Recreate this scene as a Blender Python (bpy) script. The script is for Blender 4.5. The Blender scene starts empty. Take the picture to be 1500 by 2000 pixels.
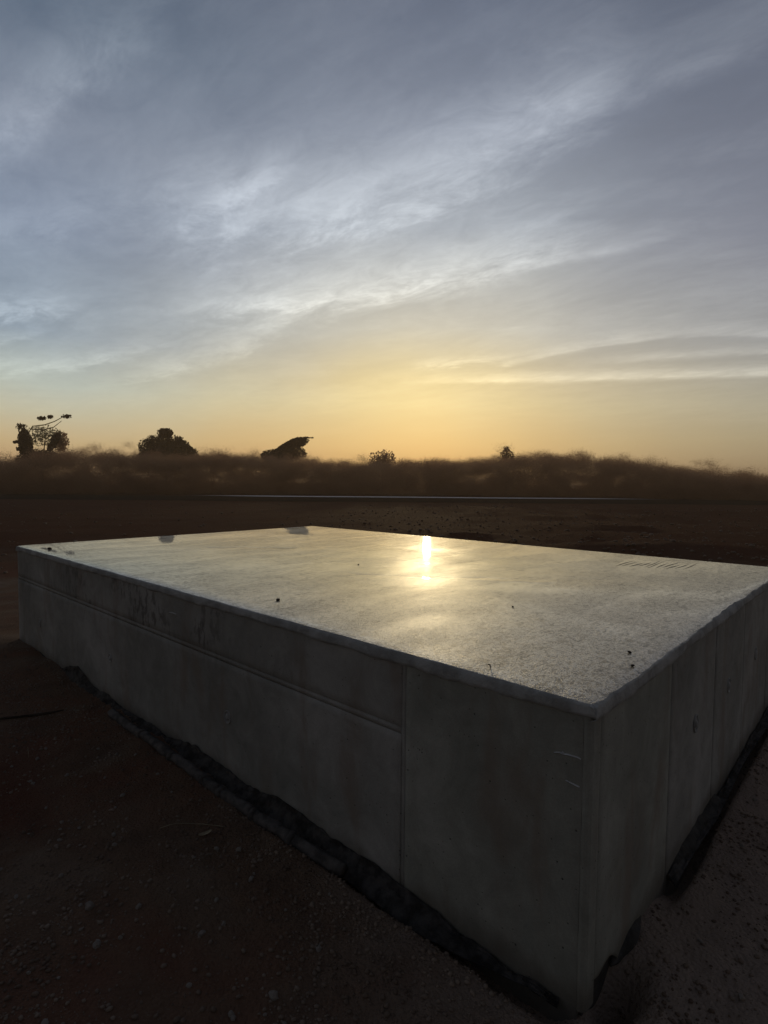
import bpy, bmesh, math, random
import numpy as np
from mathutils import Vector, Matrix, noise as mnoise

sc = bpy.context.scene
COL = sc.collection
R = math.radians
random.seed(7)
rng = np.random.default_rng(11)

# ------------------------------------------------------------------ camera
CAMZ = 1.6
pit, rol = 0.0522, 0.0086
cp, sp, cr, sr = math.cos(pit), math.sin(pit), math.cos(rol), math.sin(rol)
up0 = Vector((0, sp, cp)); fw = Vector((0, cp, -sp)); rt0 = Vector((1, 0, 0))
rt = cr * rt0 + sr * up0
up = -sr * rt0 + cr * up0
cam = bpy.data.cameras.new('camera')
camo = bpy.data.objects.new('camera', cam)
COL.objects.link(camo)
M = Matrix((rt, up, -fw)).transposed().to_4x4()
M.translation = Vector((0, 0, CAMZ))
camo.matrix_world = M
cam.sensor_fit = 'HORIZONTAL'
cam.sensor_width = 36.0
cam.lens = 1095.69 / 1500 * 36.0
cam.clip_start = 0.05
cam.clip_end = 5000
sc.camera = camo

# ------------------------------------------------------------------ colour management
sc.view_settings.view_transform = 'Standard'
sc.view_settings.look = 'None'
sc.view_settings.exposure = 0.0
sc.view_settings.gamma = 1.0
sc.view_settings.use_curve_mapping = False

SUN_AZ, SUN_EL = 4.4, 6.5            # degrees, azimuth east of +Y
SUN_STRENGTH = 0.58
SKY_SHARE = 0.12                     # how much of the physical sky shows through the dusk cloud veil

def lin(c):
    return tuple((v / 255 / 12.92) if v / 255 <= 0.04045 else ((v / 255 + 0.055) / 1.055) ** 2.4 for v in c)

# small expression builder for math nodes
class NT:
    def __init__(s, tree):
        s.t = tree; s.n = tree.nodes; s.l = tree.links
    def link(s, a, b): s.l.new(a, b)
    def node(s, typ, **kw):
        n = s.n.new(typ)
        for k, v in kw.items(): setattr(n, k, v)
        return n
    def put(s, sock, v):
        if isinstance(v, bpy.types.NodeSocket): s.l.new(v, sock)
        elif v is not None: sock.default_value = v
    def m(s, op, a, b=None, c=None, clamp=False):
        n = s.n.new('ShaderNodeMath'); n.operation = op; n.use_clamp = clamp
        s.put(n.inputs[0], a)
        if b is not None: s.put(n.inputs[1], b)
        if c is not None: s.put(n.inputs[2], c)
        return n.outputs[0]
    def mr(s, v, a, b, c=0.0, d=1.0, smooth=True):
        n = s.n.new('ShaderNodeMapRange')
        n.interpolation_type = 'SMOOTHSTEP' if smooth else 'LINEAR'
        s.put(n.inputs[0], v)
        for i, q in enumerate((a, b, c, d)): s.put(n.inputs[i + 1], q)
        return n.outputs[0]
    def ramp(s, v, stops, interp='EASE'):
        n = s.n.new('ShaderNodeValToRGB'); n.color_ramp.interpolation = interp
        e = n.color_ramp.elements
        e[0].position = stops[0][0]; e[0].color = (*stops[0][1], 1)
        e[1].position = stops[-1][0]; e[1].color = (*stops[-1][1], 1)
        for p, c in stops[1:-1]:
            q = e.new(p); q.color = (*c, 1)
        s.put(n.inputs[0], v)
        return n.outputs[0]
    def mix(s, f, a, b, mode='MIX'):
        n = s.n.new('ShaderNodeMix'); n.data_type = 'RGBA'; n.blend_type = mode
        s.put(n.inputs[0], f); s.put(n.inputs[6], a); s.put(n.inputs[7], b)
        return n.outputs[2]
    def noise(s, vec, scale, detail=4, rough=0.55, dist=0.0, typ='FBM'):
        n = s.n.new('ShaderNodeTexNoise')
        n.noise_type = typ
        if typ == 'FBM': n.normalize = True
        s.put(n.inputs['Vector'], vec)
        n.inputs['Scale'].default_value = scale; n.inputs['Detail'].default_value = detail
        n.inputs['Roughness'].default_value = rough; n.inputs['Distortion'].default_value = dist
        return n.outputs[0]
    def xyz(s, x, y, z):
        n = s.n.new('ShaderNodeCombineXYZ')
        s.put(n.inputs[0], x); s.put(n.inputs[1], y); s.put(n.inputs[2], z)
        return n.outputs[0]
    def sep(s, v):
        n = s.n.new('ShaderNodeSeparateXYZ'); s.put(n.inputs[0], v)
        return n.outputs

# ------------------------------------------------------------------ world
world = bpy.data.worlds.new('World'); sc.world = world; world.use_nodes = True
wt = world.node_tree; wt.nodes.clear(); N = NT(wt)
tc = N.node('ShaderNodeTexCoord')
dirv = N.node('ShaderNodeVectorMath', operation='NORMALIZE')
N.link(tc.outputs['Generated'], dirv.inputs[0])
dx, dy, dz = N.sep(dirv.outputs[0])
az = N.m('MULTIPLY', N.m('ARCTAN2', dx, dy), 180 / math.pi)
el = N.m('MULTIPLY', N.m('ARCSINE', dz), 180 / math.pi)
# a soft warp so that nothing follows an exact arc
w1 = N.noise(dirv.outputs[0], 2.2, 3)
w2 = N.noise(N.xyz(dy, dz, dx), 3.1, 3)
elw = N.m('ADD', el, N.m('MULTIPLY', N.m('SUBTRACT', w1, 0.5), 5.0))
elw = N.m('MAXIMUM', elw, N.m('MULTIPLY', el, 0.6))
er = N.m('DIVIDE', elw, 90.0, clamp=True)

def rs(lst): return [(e / 90.0, lin(c)) for e, c in lst]
top = [(56, (74, 80, 94)), (90, (52, 57, 68))]
rL = N.ramp(er, rs([(0, (234, 182, 130)), (3.2, (225, 198, 150)), (6, (208, 203, 176)), (8.5, (190, 199, 190)), (12.6, (152, 167, 181)),
                    (20.5, (132, 144, 163)), (28, (130, 139, 155)), (35, (94, 108, 126))] + top), 'LINEAR')
rC = N.ramp(er, rs([(0, (230, 180, 118)), (3.8, (230, 197, 136)), (7.3, (229, 210, 158)), (9.8, (221, 204, 160)), (14.7, (205, 202, 188)),
                    (23.7, (168, 174, 181)), (31.4, (138, 145, 159)), (39, (110, 118, 134))] + top), 'LINEAR')
rR = N.ramp(er, rs([(0, (180, 160, 128)), (3.8, (180, 168, 138)), (7, (176, 170, 150)), (12.6, (160, 161, 162)), (20.5, (135, 138, 150)),
                    (28.5, (114, 119, 133)), (34, (103, 110, 125))] + top), 'LINEAR')
rB = N.ramp(er, rs([(0, (92, 83, 79)), (8, (85, 81, 82)), (20, (74, 74, 78)), (45, (64, 66, 72)), (90, (56, 60, 70))]), 'LINEAR')
azw = N.m('ADD', az, N.m('MULTIPLY', N.m('SUBTRACT', w2, 0.5), 12.0))
cL = N.mix(N.mr(azw, 3, -34), rC, rL)
cLR = N.mix(N.mr(azw, 5, 36), cL, rR)
back = N.mr(N.m('ABSOLUTE', N.m('SUBTRACT', az, SUN_AZ)), 42, 120)
skyc = N.mix(back, cLR, rB)

skyc = N.mix(N.mr(el, 8, 24), skyc, (0.975, 1.005, 1.045, 1), 'MULTIPLY')
def gauss(x, x0, sx):
    d = N.m('DIVIDE', N.m('SUBTRACT', x, x0), sx)
    return N.m('EXPONENT', N.m('MULTIPLY', N.m('MULTIPLY', d, d), -1.0))
glow = N.m('MULTIPLY', gauss(az, 3.0, 9.0), gauss(el, 9.5, 4.6))
skyc = N.mix(1.0, skyc, N.mix(glow, (0, 0, 0, 1), (0.085, 0.072, -0.035, 1)), 'ADD')

# cirrus drawn out along one wind direction, in the plane of the cloud layer
zz = N.m('ADD', N.m('MAXIMUM', dz, 0.0), 0.09)
px_ = N.m('DIVIDE', dx, zz); py_ = N.m('DIVIDE', dy, zz)
wa = R(-53); ca, sa = math.sin(wa), math.cos(wa)
s_al = N.m('ADD', N.m('MULTIPLY', px_, ca), N.m('MULTIPLY', py_, sa))
s_ac = N.m('SUBTRACT', N.m('MULTIPLY', px_, sa), N.m('MULTIPLY', py_, ca))
cn1 = N.noise(N.xyz(N.m('MULTIPLY', s_al, 0.42), N.m('MULTIPLY', s_ac, 1.15), 3.3), 1.5, 7, 0.62, 0.4)
cn2 = N.noise(N.xyz(N.m('MULTIPLY', s_al, 1.7), N.m('MULTIPLY', s_ac, 3.0), 9.1), 2.0, 10, 0.68, 0.45)
cn3 = N.noise(N.xyz(N.m('MULTIPLY', s_al, 0.12), N.m('MULTIPLY', s_ac, 0.5), 1.7), 1.5, 4, 0.5, 0.4)
streak = N.m('MULTIPLY', N.mr(cn1, 0.40, 0.68), N.mr(cn2, 0.28, 0.66, 0.35, 1.0))
wfine = N.m('MULTIPLY', N.m('SUBTRACT', cn2, 0.5), 4.2)

def band(a0, a1, e_at, w_lo, w_hi, amp, wob=1.0, soft=8.0, tex=0.7):
    """a cirrus band: centre elevation runs through e_at=[(az,el)x3]; w_lo below, w_hi above; fades at a0 and a1"""
    (A0, E0), (A1, E1), (A2, E2) = e_at
    co = np.polyfit([A0, A1, A2], [E0, E1, E2], 2)
    c = N.m('ADD', N.m('MULTIPLY', N.m('ADD', N.m('MULTIPLY', az, float(co[0])), float(co[1])), az), float(co[2]))
    d = N.m('SUBTRACT', N.m('ADD', el, N.m('MULTIPLY', wfine, wob)), c)
    lo = N.m('DIVIDE', N.m('MINIMUM', d, 0.0), w_lo); hi = N.m('DIVIDE', N.m('MAXIMUM', d, 0.0), w_hi)
    g = N.m('EXPONENT', N.m('MULTIPLY', N.m('ADD', N.m('MULTIPLY', lo, lo), N.m('MULTIPLY', hi, hi)), -1.0))
    f = N.m('MULTIPLY', N.mr(az, a0 - soft, a0 + soft), N.mr(az, a1 + soft, a1 - soft))
    t = N.mr(cn2, 0.3, 0.68, 1.0 - tex, 1.0)
    return N.m('MULTIPLY', N.m('MULTIPLY', N.m('MULTIPLY', g, f), t), amp)

bands = [
    band(-20, 20, [(-18, 23.2), (-3, 25.8), (19, 32.5)], 2.8, 4.4, 0.34, 1.6, 6, 0.45),
    band(-12, 16, [(-13, 22.4), (-3, 24.2), (16, 29.0)], 1.4, 2.0, 0.16, 1.3, 6, 0.8),
    band(-19, -10, [(-20, 22.8), (-16.6, 24.8), (-10, 28.5)], 1.0, 1.6, 0.26, 1.5, 3, 0.9),
    band(-17, 18, [(-20, 15.6), (-1, 18.8), (16, 22.0)], 1.5, 3.0, 0.36, 1.0, 6, 0.5),
    band(-18, 6, [(-20, 15.8), (-6, 17.4), (8, 20.2)], 0.6, 1.0, 0.16, 0.9, 5, 0.9),
    band(7, 26, [(8, 19.6), (20, 20.6), (30, 21.6)], 0.30, 0.9, 0.14, 0.35, 6, 0.5),
    band(-24, -8, [(-26, 9.3), (-18.6, 11.2), (-10, 15.0)], 0.7, 1.6, 0.20, 0.6, 5, 0.6),
    band(-40, -22, [(-34, 9.2), (-28, 10.4), (-22, 12.2)], 0.5, 1.1, 0.20, 0.5, 4, 0.6),
    band(-50, -29, [(-40, 13.2), (-33, 13.9), (-28, 15.0)], 1.0, 1.7, 0.36, 1.2, 3, 0.9),
    band(-46, -31, [(-40, 10.4), (-34, 11.4), (-30, 12.8)], 0.22, 0.7, 0.26, 0.4, 2.5, 0.7),
    band(6, 60, [(4, 10.1), (18, 10.0), (34, 9.3)], 0.25, 0.7, 0.34, 0.12, 8, 0.3),
    band(3, 13, [(2, 11.6), (8, 11.9), (14, 12.0)], 0.35, 0.6, 0.24, 0.5, 3, 0.95),
    band(14, 60, [(13, 11.7), (22.8, 13.0), (34, 12.4)], 0.18, 0.9, 0.20, 0.15, 4, 0.4),
    band(22, 60, [(16, 11.2), (25, 11.4), (34, 11.1)], 0.22, 0.5, 0.18, 0.15, 5, 0.4),
    band(12, 60, [(12, 31.0), (26, 32.6), (34, 33.6)], 1.4, 2.2, 0.15, 0.8, 6, 0.5),
    band(-60, -22, [(-34, 26.0), (-29, 31.0), (-22, 36.5)], 2.6, 3.2, 0.22, 1.4, 6, 0.6),
    band(-44, -18, [(-36, 20.0), (-28, 22.0), (-18, 26.5)], 1.4, 2.4, 0.10, 1.2, 6, 0.6),
    band(-70, 70, [(-30, 7.2), (0, 8.8), (30, 7.0)], 1.6, 2.4, 0.04, 0.5, 6, 0.3),
]
acc = bands[0]
for b in bands[1:]: acc = N.m('ADD', acc, b)
cn4 = N.noise(N.xyz(N.m('MULTIPLY', s_al, 2.0), N.m('MULTIPLY', s_ac, 3.4), 5.5), 3.0, 9, 0.72, 0.6)
cn5 = N.noise(N.xyz(N.m('MULTIPLY', s_al, 1.0), N.m('MULTIPLY', s_ac, 1.6), 7.7), 1.6, 8, 0.66, 0.6)
acc = N.m('MULTIPLY', acc, N.mr(cn4, 0.30, 0.70, 0.62, 1.30, False))
acc = N.m('ADD', acc, N.m('MULTIPLY', N.m('SUBTRACT', cn5, 0.5), N.mr(el, 4, 16, 0.05, 0.30)))
acc = N.m('ADD', acc, N.m('MULTIPLY', N.m('SUBTRACT', cn4, 0.5), N.mr(el, 4, 16, 0.03, 0.14)))
acc = N.m('ADD', acc, N.m('MULTIPLY', streak, N.mr(el, 3, 16, 0.01, 0.07)))
acc = N.m('SUBTRACT', acc, N.m('MULTIPLY', N.mr(cn3, 0.42, 0.66), N.mr(el, 5, 20, 0.0, 0.09)))
lift = N.m('ADD', 1.0, N.m('MULTIPLY', acc, 1.05))
vm = N.node('ShaderNodeVectorMath', operation='SCALE')
N.put(vm.inputs[0], skyc); N.put(vm.inputs['Scale'], lift)
cw = N.node('ShaderNodeVectorMath', operation='SCALE'); cw.inputs[0].default_value = (0.335, 0.33, 0.285)
N.put(cw.inputs['Scale'], N.m('MAXIMUM', acc, 0.0))
cadd = N.node('ShaderNodeVectorMath', operation='ADD'); N.link(vm.outputs[0], cadd.inputs[0]); N.link(cw.outputs[0], cadd.inputs[1])
# physical sky under the veil
ns = N.node('ShaderNodeTexSky', sky_type='NISHITA')
ns.sun_disc = False
ns.sun_elevation = R(SUN_EL); ns.sun_rotation = R(SUN_AZ)
ns.air_density = 1.0; ns.dust_density = 1.5; ns.ozone_density = 1.0
nsc = N.node('ShaderNodeVectorMath', operation='SCALE'); N.link(ns.outputs[0], nsc.inputs[0]); nsc.inputs['Scale'].default_value = 0.05
mixed = N.mix(SKY_SHARE, cadd.outputs[0], nsc.outputs[0])
# below the horizon: plain dark ground tone
fin = N.mix(N.mr(el, -0.6, -0.1), (0.02, 0.012, 0.009, 1), mixed)
bg = N.node('ShaderNodeBackground'); N.put(bg.inputs[0], fin); bg.inputs[1].default_value = 1.0
wo = N.node('ShaderNodeOutputWorld'); N.link(bg.outputs[0], wo.inputs[0])

# ------------------------------------------------------------------ sun
sl = bpy.data.lights.new('sun', 'SUN'); sl.energy = SUN_STRENGTH; sl.angle = R(0.6); sl.color = (1.0, 0.78, 0.44)
so = bpy.data.objects.new('sun', sl); COL.objects.link(so)
sd = Vector((math.sin(R(SUN_AZ)) * math.cos(R(SUN_EL)), math.cos(R(SUN_AZ)) * math.cos(R(SUN_EL)), math.sin(R(SUN_EL))))
so.rotation_euler = (-sd).to_track_quat('-Z', 'Y').to_euler()
so.location = (10, 60, 20)

# ------------------------------------------------------------------ helpers
def tag(o, label=None, cat=None, group=None, kind=None):
    if label: o['label'] = label
    if cat: o['category'] = cat
    if group: o['group'] = group
    if kind: o['kind'] = kind
    return o

def empty(name, loc=(0, 0, 0), rz=0.0, parent=None):
    o = bpy.data.objects.new(name, None); COL.objects.link(o)
    o.empty_display_size = 0.2
    o.location = loc; o.rotation_euler = (0, 0, rz)
    if parent: o.parent = parent
    return o

def link_mesh(name, me, mat, parent=None, smooth=False):
    o = bpy.data.objects.new(name, me); COL.objects.link(o)
    if mat: me.materials.append(mat)
    if smooth: me.polygons.foreach_set('use_smooth', [True] * len(me.polygons))
    if parent: o.parent = parent
    return o

def np_mesh(name, co, faces, mat, parent=None, smooth=False):
    """co (n,3), faces (m,k) arrays"""
    co = np.asarray(co, dtype=np.float32); faces = np.asarray(faces, dtype=np.int32)
    me = bpy.data.meshes.new(name)
    me.vertices.add(len(co)); me.vertices.foreach_set('co', co.ravel())
    k = faces.shape[1]
    me.loops.add(faces.size); me.loops.foreach_set('vertex_index', faces.ravel())
    me.polygons.add(len(faces))
    me.polygons.foreach_set('loop_start', np.arange(0, faces.size, k, dtype=np.int32))
    if smooth: me.polygons.foreach_set('use_smooth', np.ones(len(faces), dtype=bool))
    me.update(calc_edges=True); me.validate()
    return link_mesh(name, me, mat, parent)

def bm_mesh(name, bm, mat, parent=None, smooth=False):
    me = bpy.data.meshes.new(name); bm.normal_update(); bm.to_mesh(me); bm.free()
    return link_mesh(name, me, mat, parent, smooth)

def grid_faces(nu, nv):
    i = np.arange(nu - 1)[:, None] * nv + np.arange(nv - 1)[None, :]
    return np.stack([i, i + nv, i + nv + 1, i + 1], -1).reshape(-1, 4)

def vnoise(x, y, seed=0):
    x = np.asarray(x, dtype=np.float64); y = np.asarray(y, dtype=np.float64)
    xi = np.floor(x).astype(np.int64); yi = np.floor(y).astype(np.int64)
    fx = x - xi; fy = y - yi
    fx = fx * fx * fx * (fx * (fx * 6 - 15) + 10); fy = fy * fy * fy * (fy * (fy * 6 - 15) + 10)
    def h(a, b):
        n = (a * 374761393 + b * 668265263 + seed * 1442695041) & 0xFFFFFFFF
        n = ((n ^ (n >> 13)) * 1274126177) & 0xFFFFFFFF
        n = (n ^ (n >> 16)) & 0xFFFFFFFF
        return n / 4294967295.0 * 2 - 1
    a = h(xi, yi) * (1 - fx) + h(xi + 1, yi) * fx
    b = h(xi, yi + 1) * (1 - fx) + h(xi + 1, yi + 1) * fx
    return a * (1 - fy) + b * fy

def fbm(x, y, octv=4, seed=0, gain=0.5):
    s = 0; a = 1.0; t = 0
    for k in range(octv):
        s = s + a * vnoise(x * 2.03 ** k + 17.3 * k, y * 2.03 ** k - 9.1 * k, seed + k); t += a; a *= gain
    return s / t

def sstep(x, a, b):
    t = np.clip((x - a) / (b - a), 0, 1); return t * t * (3 - 2 * t)

# ------------------------------------------------------------------ materials
def new_mat(name):
    m = bpy.data.materials.new(name); m.use_nodes = True
    m.node_tree.nodes.clear(); n = NT(m.node_tree)
    b = n.node('ShaderNodeBsdfPrincipled'); o = n.node('ShaderNodeOutputMaterial')
    n.link(b.outputs[0], o.inputs[0])
    return m, n, b, o

def bump(n, b, h, strength, dist, normal=None):
    q = n.node('ShaderNodeBump'); n.put(q.inputs['Height'], h)
    n.put(q.inputs['Strength'], strength); q.inputs['Distance'].default_value = dist
    if normal is not None: n.link(normal, q.inputs['Normal'])
    if b is not None: n.link(q.outputs[0], b.inputs['Normal'])
    return q.outputs[0]

def soil_mat():
    m, n, b, o = new_mat('red_brown_soil')
    g = n.node('ShaderNodeNewGeometry'); P = g.outputs['Position']
    x, y, z = n.sep(P)
    big = n.noise(P, 0.55, 4, 0.6, 0.6); mid = n.noise(P, 2.6, 5, 0.6, 0.4); fine = n.noise(P, 55, 5, 0.7)
    c = n.ramp(big, [(0.38, (0.185, 0.092, 0.062)), (0.50, (0.190, 0.125, 0.086)), (0.60, (0.225, 0.168, 0.128))], 'LINEAR')
    c = n.mix(n.mr(mid, 0.45, 0.7, 0, 0.5), c, (0.105, 0.066, 0.050, 1))
    # drier grey earth by the slab, redder earth far out and at the left edge
    far = n.mr(y, 7, 14); c = n.mix(n.m('MULTIPLY', far, 0.9), c, n.mix(n.noise(P, 0.35, 5, 0.6), (0.034, 0.0065, 0.003, 1), (0.080, 0.024, 0.012, 1)))
    c = n.mix(n.m('MULTIPLY', n.m('MULTIPLY', n.mr(n.m('ADD', x, n.m('MULTIPLY', n.m('SUBTRACT', big, 0.5), 2.0)), -0.5, 1.0), n.mr(y, 6, 4)), 0.8), c, n.mix(mid, (0.32, 0.245, 0.20, 1), (0.45, 0.365, 0.31, 1)))
    red = n.mr(n.m('ADD', x, n.m('MULTIPLY', big, 1.6)), -0.5, -1.6)
    red = n.m('MULTIPLY', red, n.mr(y, 3.6, 2.6)); c = n.mix(n.m('MULTIPLY', red, 0.85), c, (0.095, 0.033, 0.023, 1))
    spk = n.mr(n.noise(P, 130, 2, 0.5), 0.60, 0.74, 0, 0.55)
    c = n.mix(spk, c, (0.22, 0.18, 0.145, 1))
    n.put(b.inputs['Base Color'], c); b.inputs['Roughness'].default_value = 0.95
    b.inputs['Specular IOR Level'].default_value = 0.02
    vo = n.node('ShaderNodeTexVoronoi'); n.link(P, vo.inputs['Vector']); vo.inputs['Scale'].default_value = 70
    h = n.m('ADD', n.m('MULTIPLY', fine, 1.0), n.m('MULTIPLY', n.m('SUBTRACT', 1.0, vo.outputs['Distance']), 0.5))
    bump(n, b, h, 1.0, 0.022)
    return m

def asphalt_mat():
    m, n, b, o = new_mat('road_asphalt')
    g = n.node('ShaderNodeNewGeometry')
    q = n.noise(g.outputs['Position'], 0.3, 5, 0.65)
    n.put(b.inputs['Base Color'], n.mix(q, (0.016, 0.014, 0.013, 1), (0.035, 0.031, 0.029, 1)))
    b.inputs['Roughness'].default_value = 0.95; b.inputs['Specular IOR Level'].default_value = 0.0
    bump(n, b, n.noise(g.outputs['Position'], 30, 3), 0.6, 0.02)
    return m

def simple_mat(name, c1, c2, rough, scale=8, spec=0.3, bs=0.4, bd=0.005, bscale=60):
    m, n, b, o = new_mat(name)
    t = n.node('ShaderNodeTexCoord'); P = t.outputs['Object']
    n.put(b.inputs['Base Color'], n.mix(n.mr(n.noise(P, scale, 5, 0.6), 0.35, 0.65), (*c1, 1), (*c2, 1)))
    b.inputs['Roughness'].default_value = rough; b.inputs['Specular IOR Level'].default_value = spec
    bump(n, b, n.noise(P, bscale, 4, 0.6), bs, bd)
    return m

def side_concrete(name='cast_concrete', tint=(1, 1, 1), drip=0.65):
    """cast concrete face; object space: x along the face, z up"""
    m, n, b, o = new_mat(name)
    t = n.node('ShaderNodeTexCoord'); P = t.outputs['Object']
    x, y, z = n.sep(P)
    base = n.m('ADD', n.m('MULTIPLY', n.noise(P, 1.3, 5, 0.6, 0.5), 0.6), n.m('MULTIPLY', n.noise(P, 5.5, 6, 0.7, 0.8), 0.4))
    c = n.ramp(base, [(0.36, (0.200 * tint[0], 0.203 * tint[1], 0.186 * tint[2])), (0.52, (0.325 * tint[0], 0.322 * tint[1], 0.300 * tint[2])), (0.64, (0.440 * tint[0], 0.430 * tint[1], 0.410 * tint[2]))], 'LINEAR')
    # brown weeping stains, vertical
    vs = n.noise(n.xyz(n.m('MULTIPLY', x, 3.0), n.m('MULTIPLY', y, 3.0), n.m('MULTIPLY', z, 0.8)), 1.6, 5, 0.6, 0.3)
    c = n.mix(n.mr(vs, 0.50, 0.72, 0, 0.6), c, (0.25, 0.195, 0.155, 1))
    # dark ragged drip marks high on the face
    dr = n.noise(n.xyz(n.m('MULTIPLY', x, 20.0), n.m('MULTIPLY', y, 20.0), n.m('MULTIPLY', z, 8.5)), 1.0, 5, 0.65, 0.2)
    zone = n.noise(n.xyz(n.m('MULTIPLY', x, 1.4), y, n.m('MULTIPLY', z, 2.6)), 1.5, 3)
    drm = n.m('MULTIPLY', n.mr(dr, 0.49, 0.57), n.m('MULTIPLY', n.mr(zone, 0.44, 0.58), n.m('MULTIPLY', n.mr(z, 0.50, 0.68), n.m('MULTIPLY', n.mr(y, 1.1, 2.0), n.mr(y, 5.0, 3.6, 0.25, 1.0)))))
    c = n.mix(n.m('MULTIPLY', drm, drip), c, (0.085, 0.074, 0.072, 1))
    # pinholes
    vo = n.node('ShaderNodeTexVoronoi'); n.link(P, vo.inputs['Vector']); vo.inputs['Scale'].default_value = 17; vo.inputs['Randomness'].default_value = 1
    sel = n.sep(vo.outputs['Color'])[0]
    pin = n.m('MULTIPLY', n.mr(vo.outputs['Distance'], 0.075, 0.04), n.m('GREATER_THAN', sel, 0.72))
    c = n.mix(n.m('MULTIPLY', pin, 0.75), c, (0.03, 0.028, 0.026, 1))
    grain = n.noise(P, 170, 3, 0.6)
    c = n.mix(n.mr(grain, 0.3, 0.7, 0, 0.22), c, (0.16, 0.155, 0.15, 1))
    # soil splashed on the foot of the wall
    sp_ = n.m('MULTIPLY', n.mr(n.m('ADD', z, n.m('MULTIPLY', n.noise(P, 7, 4), 0.12)), 0.17, 0.05), 0.6)
    c = n.mix(sp_, c, (0.075, 0.055, 0.042, 1))
    vo2 = n.node('ShaderNodeTexVoronoi'); n.link(P, vo2.inputs['Vector']); vo2.inputs['Scale'].default_value = 48
    pin2 = n.m('MULTIPLY', n.mr(vo2.outputs['Distance'], 0.16, 0.10), n.m('GREATER_THAN', n.sep(vo2.outputs['Color'])[1], 0.80))
    c = n.mix(n.m('MULTIPLY', pin2, 0.6), c, (0.05, 0.047, 0.043, 1))
    n.put(b.inputs['Base Color'], c)
    b.inputs['Roughness'].default_value = 0.82; b.inputs['Specular IOR Level'].default_value = 0.3
    wood = n.noise(n.xyz(n.m('MULTIPLY', x, 60), n.m('MULTIPLY', y, 60), n.m('MULTIPLY', z, 2.2)), 1.0, 3)
    h = n.m('SUBTRACT', n.m('ADD', n.m('MULTIPLY', grain, 0.35), n.m('MULTIPLY', wood, 0.5)), n.m('ADD', n.m('MULTIPLY', pin, 2.0), pin2))
    h = n.m('SUBTRACT', h, n.m('MULTIPLY', drm, 0.8))
    h = n.m('ADD', h, n.m('MULTIPLY', n.noise(P, 9, 4), 1.0))
    bump(n, b, h, 0.6, 0.003)
    return m

def wet_top():
    m, n, b, o = new_mat('wet_floated_concrete')
    t = n.node('ShaderNodeTexCoord'); P = t.outputs['Object']
    x, y, z = n.sep(P)
    patch = n.noise(P, 0.9, 4, 0.6, 0.8)
    patch2 = n.noise(n.xyz(n.m('MULTIPLY', x, 0.7), n.m('MULTIPLY', y, 2.2), 2.0), 1.8, 5, 0.6, 0.6)
    worm = n.noise(P, 62, 3, 0.55, 1.6)
    worm2 = n.noise(P, 120, 2, 0.5, 1.0)
    ridge = n.m('ABSOLUTE', n.m('SUBTRACT', worm, 0.5))          # thin creases where the float dragged
    cre = n.mr(ridge, 0.0, 0.045)
    worm3 = n.noise(P, 95, 3, 0.6, 2.2)
    gl = n.mr(worm2, 0.32, 0.62)
    rough_zone = n.mr(patch, 0.36, 0.62)
    edge = n.m('MAXIMUM', n.mr(x, 1.3, 0.1), n.mr(y, 1.0, 0.1))
    zone = n.m('MAXIMUM', n.m('MULTIPLY', rough_zone, 0.7), n.m('MULTIPLY', edge, 0.85), clamp=True)
    c = n.mix(n.mr(patch2, 0.35, 0.65), (0.38, 0.315, 0.215, 1), (0.52, 0.44, 0.31, 1))
    c = n.mix(n.m('MULTIPLY', n.m('SUBTRACT', 1.0, cre), n.m('MULTIPLY_ADD', zone, 0.3, 0.2)), c, (0.07, 0.062, 0.05, 1))  # creases darkened in the colour to stand for their lost reflection
    dk = n.mr(n.m('ADD', worm3, n.m('MULTIPLY', n.m('SUBTRACT', worm, 0.5), 0.5)), n.m('MULTIPLY_ADD', zone, 0.055, 0.425), n.m('MULTIPLY_ADD', zone, 0.055, 0.375))
    mid3 = n.noise(n.xyz(n.m('MULTIPLY', x, 0.85), n.m('MULTIPLY', y, 1.15), 4.0), 34, 3, 0.6, 1.4)
    smear = n.noise(n.xyz(n.m('MULTIPLY', x, 0.8), n.m('MULTIPLY', y, 2.0), 9.0), 3.2, 5, 0.65, 0.8)
    dk = n.m('ADD', dk, n.m('MULTIPLY', n.mr(mid3, n.m('MULTIPLY_ADD', zone, 0.04, 0.44), n.m('MULTIPLY_ADD', zone, 0.05, 0.37)), 0.75), clamp=True)
    dk = n.m('ADD', dk, n.m('MULTIPLY', n.mr(smear, 0.44, 0.33), 0.28), clamp=True)
    c = n.mix(n.m('MULTIPLY', dk, 0.85), c, (0.045, 0.038, 0.028, 1))  # dark grain painted for facets that reflect less, plus water smears
    wetf = n.m('SUBTRACT', 1.0, n.m('MULTIPLY', dk, 0.68))
    n.put(b.inputs['Specular IOR Level'], n.m('MULTIPLY', wetf, 0.5)); n.put(b.inputs['Coat Weight'], n.m('MULTIPLY', wetf, n.mr(patch2, 0.36, 0.60, 1.0, 0.72)))
    n.put(b.inputs['Base Color'], c)
    rg = n.m('ADD', n.mr(patch2, 0.3, 0.7, 0.34, 0.43), n.m('MULTIPLY', zone, 0.08))
    n.put(b.inputs['Roughness'], rg)
    b.inputs['IOR'].default_value = 1.85
    n.put(b.inputs['Coat Roughness'], n.mr(patch2, 0.3, 0.7, 0.02, 0.04)); b.inputs['Coat IOR'].default_value = 1.75
    h = n.m('ADD', n.m('MULTIPLY', cre, 0.55), n.m('MULTIPLY', gl, 0.6))
    n1 = bump(n, None, h, n.m('MULTIPLY_ADD', zone, 0.50, 0.16), 0.004)
    h2 = n.m('ADD', n.noise(P, 7, 4, 0.6, 0.6), n.m('MULTIPLY', patch2, 2.0))
    nn = bump(n, b, h2, 0.22, 0.006, n1)
    return m

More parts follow.
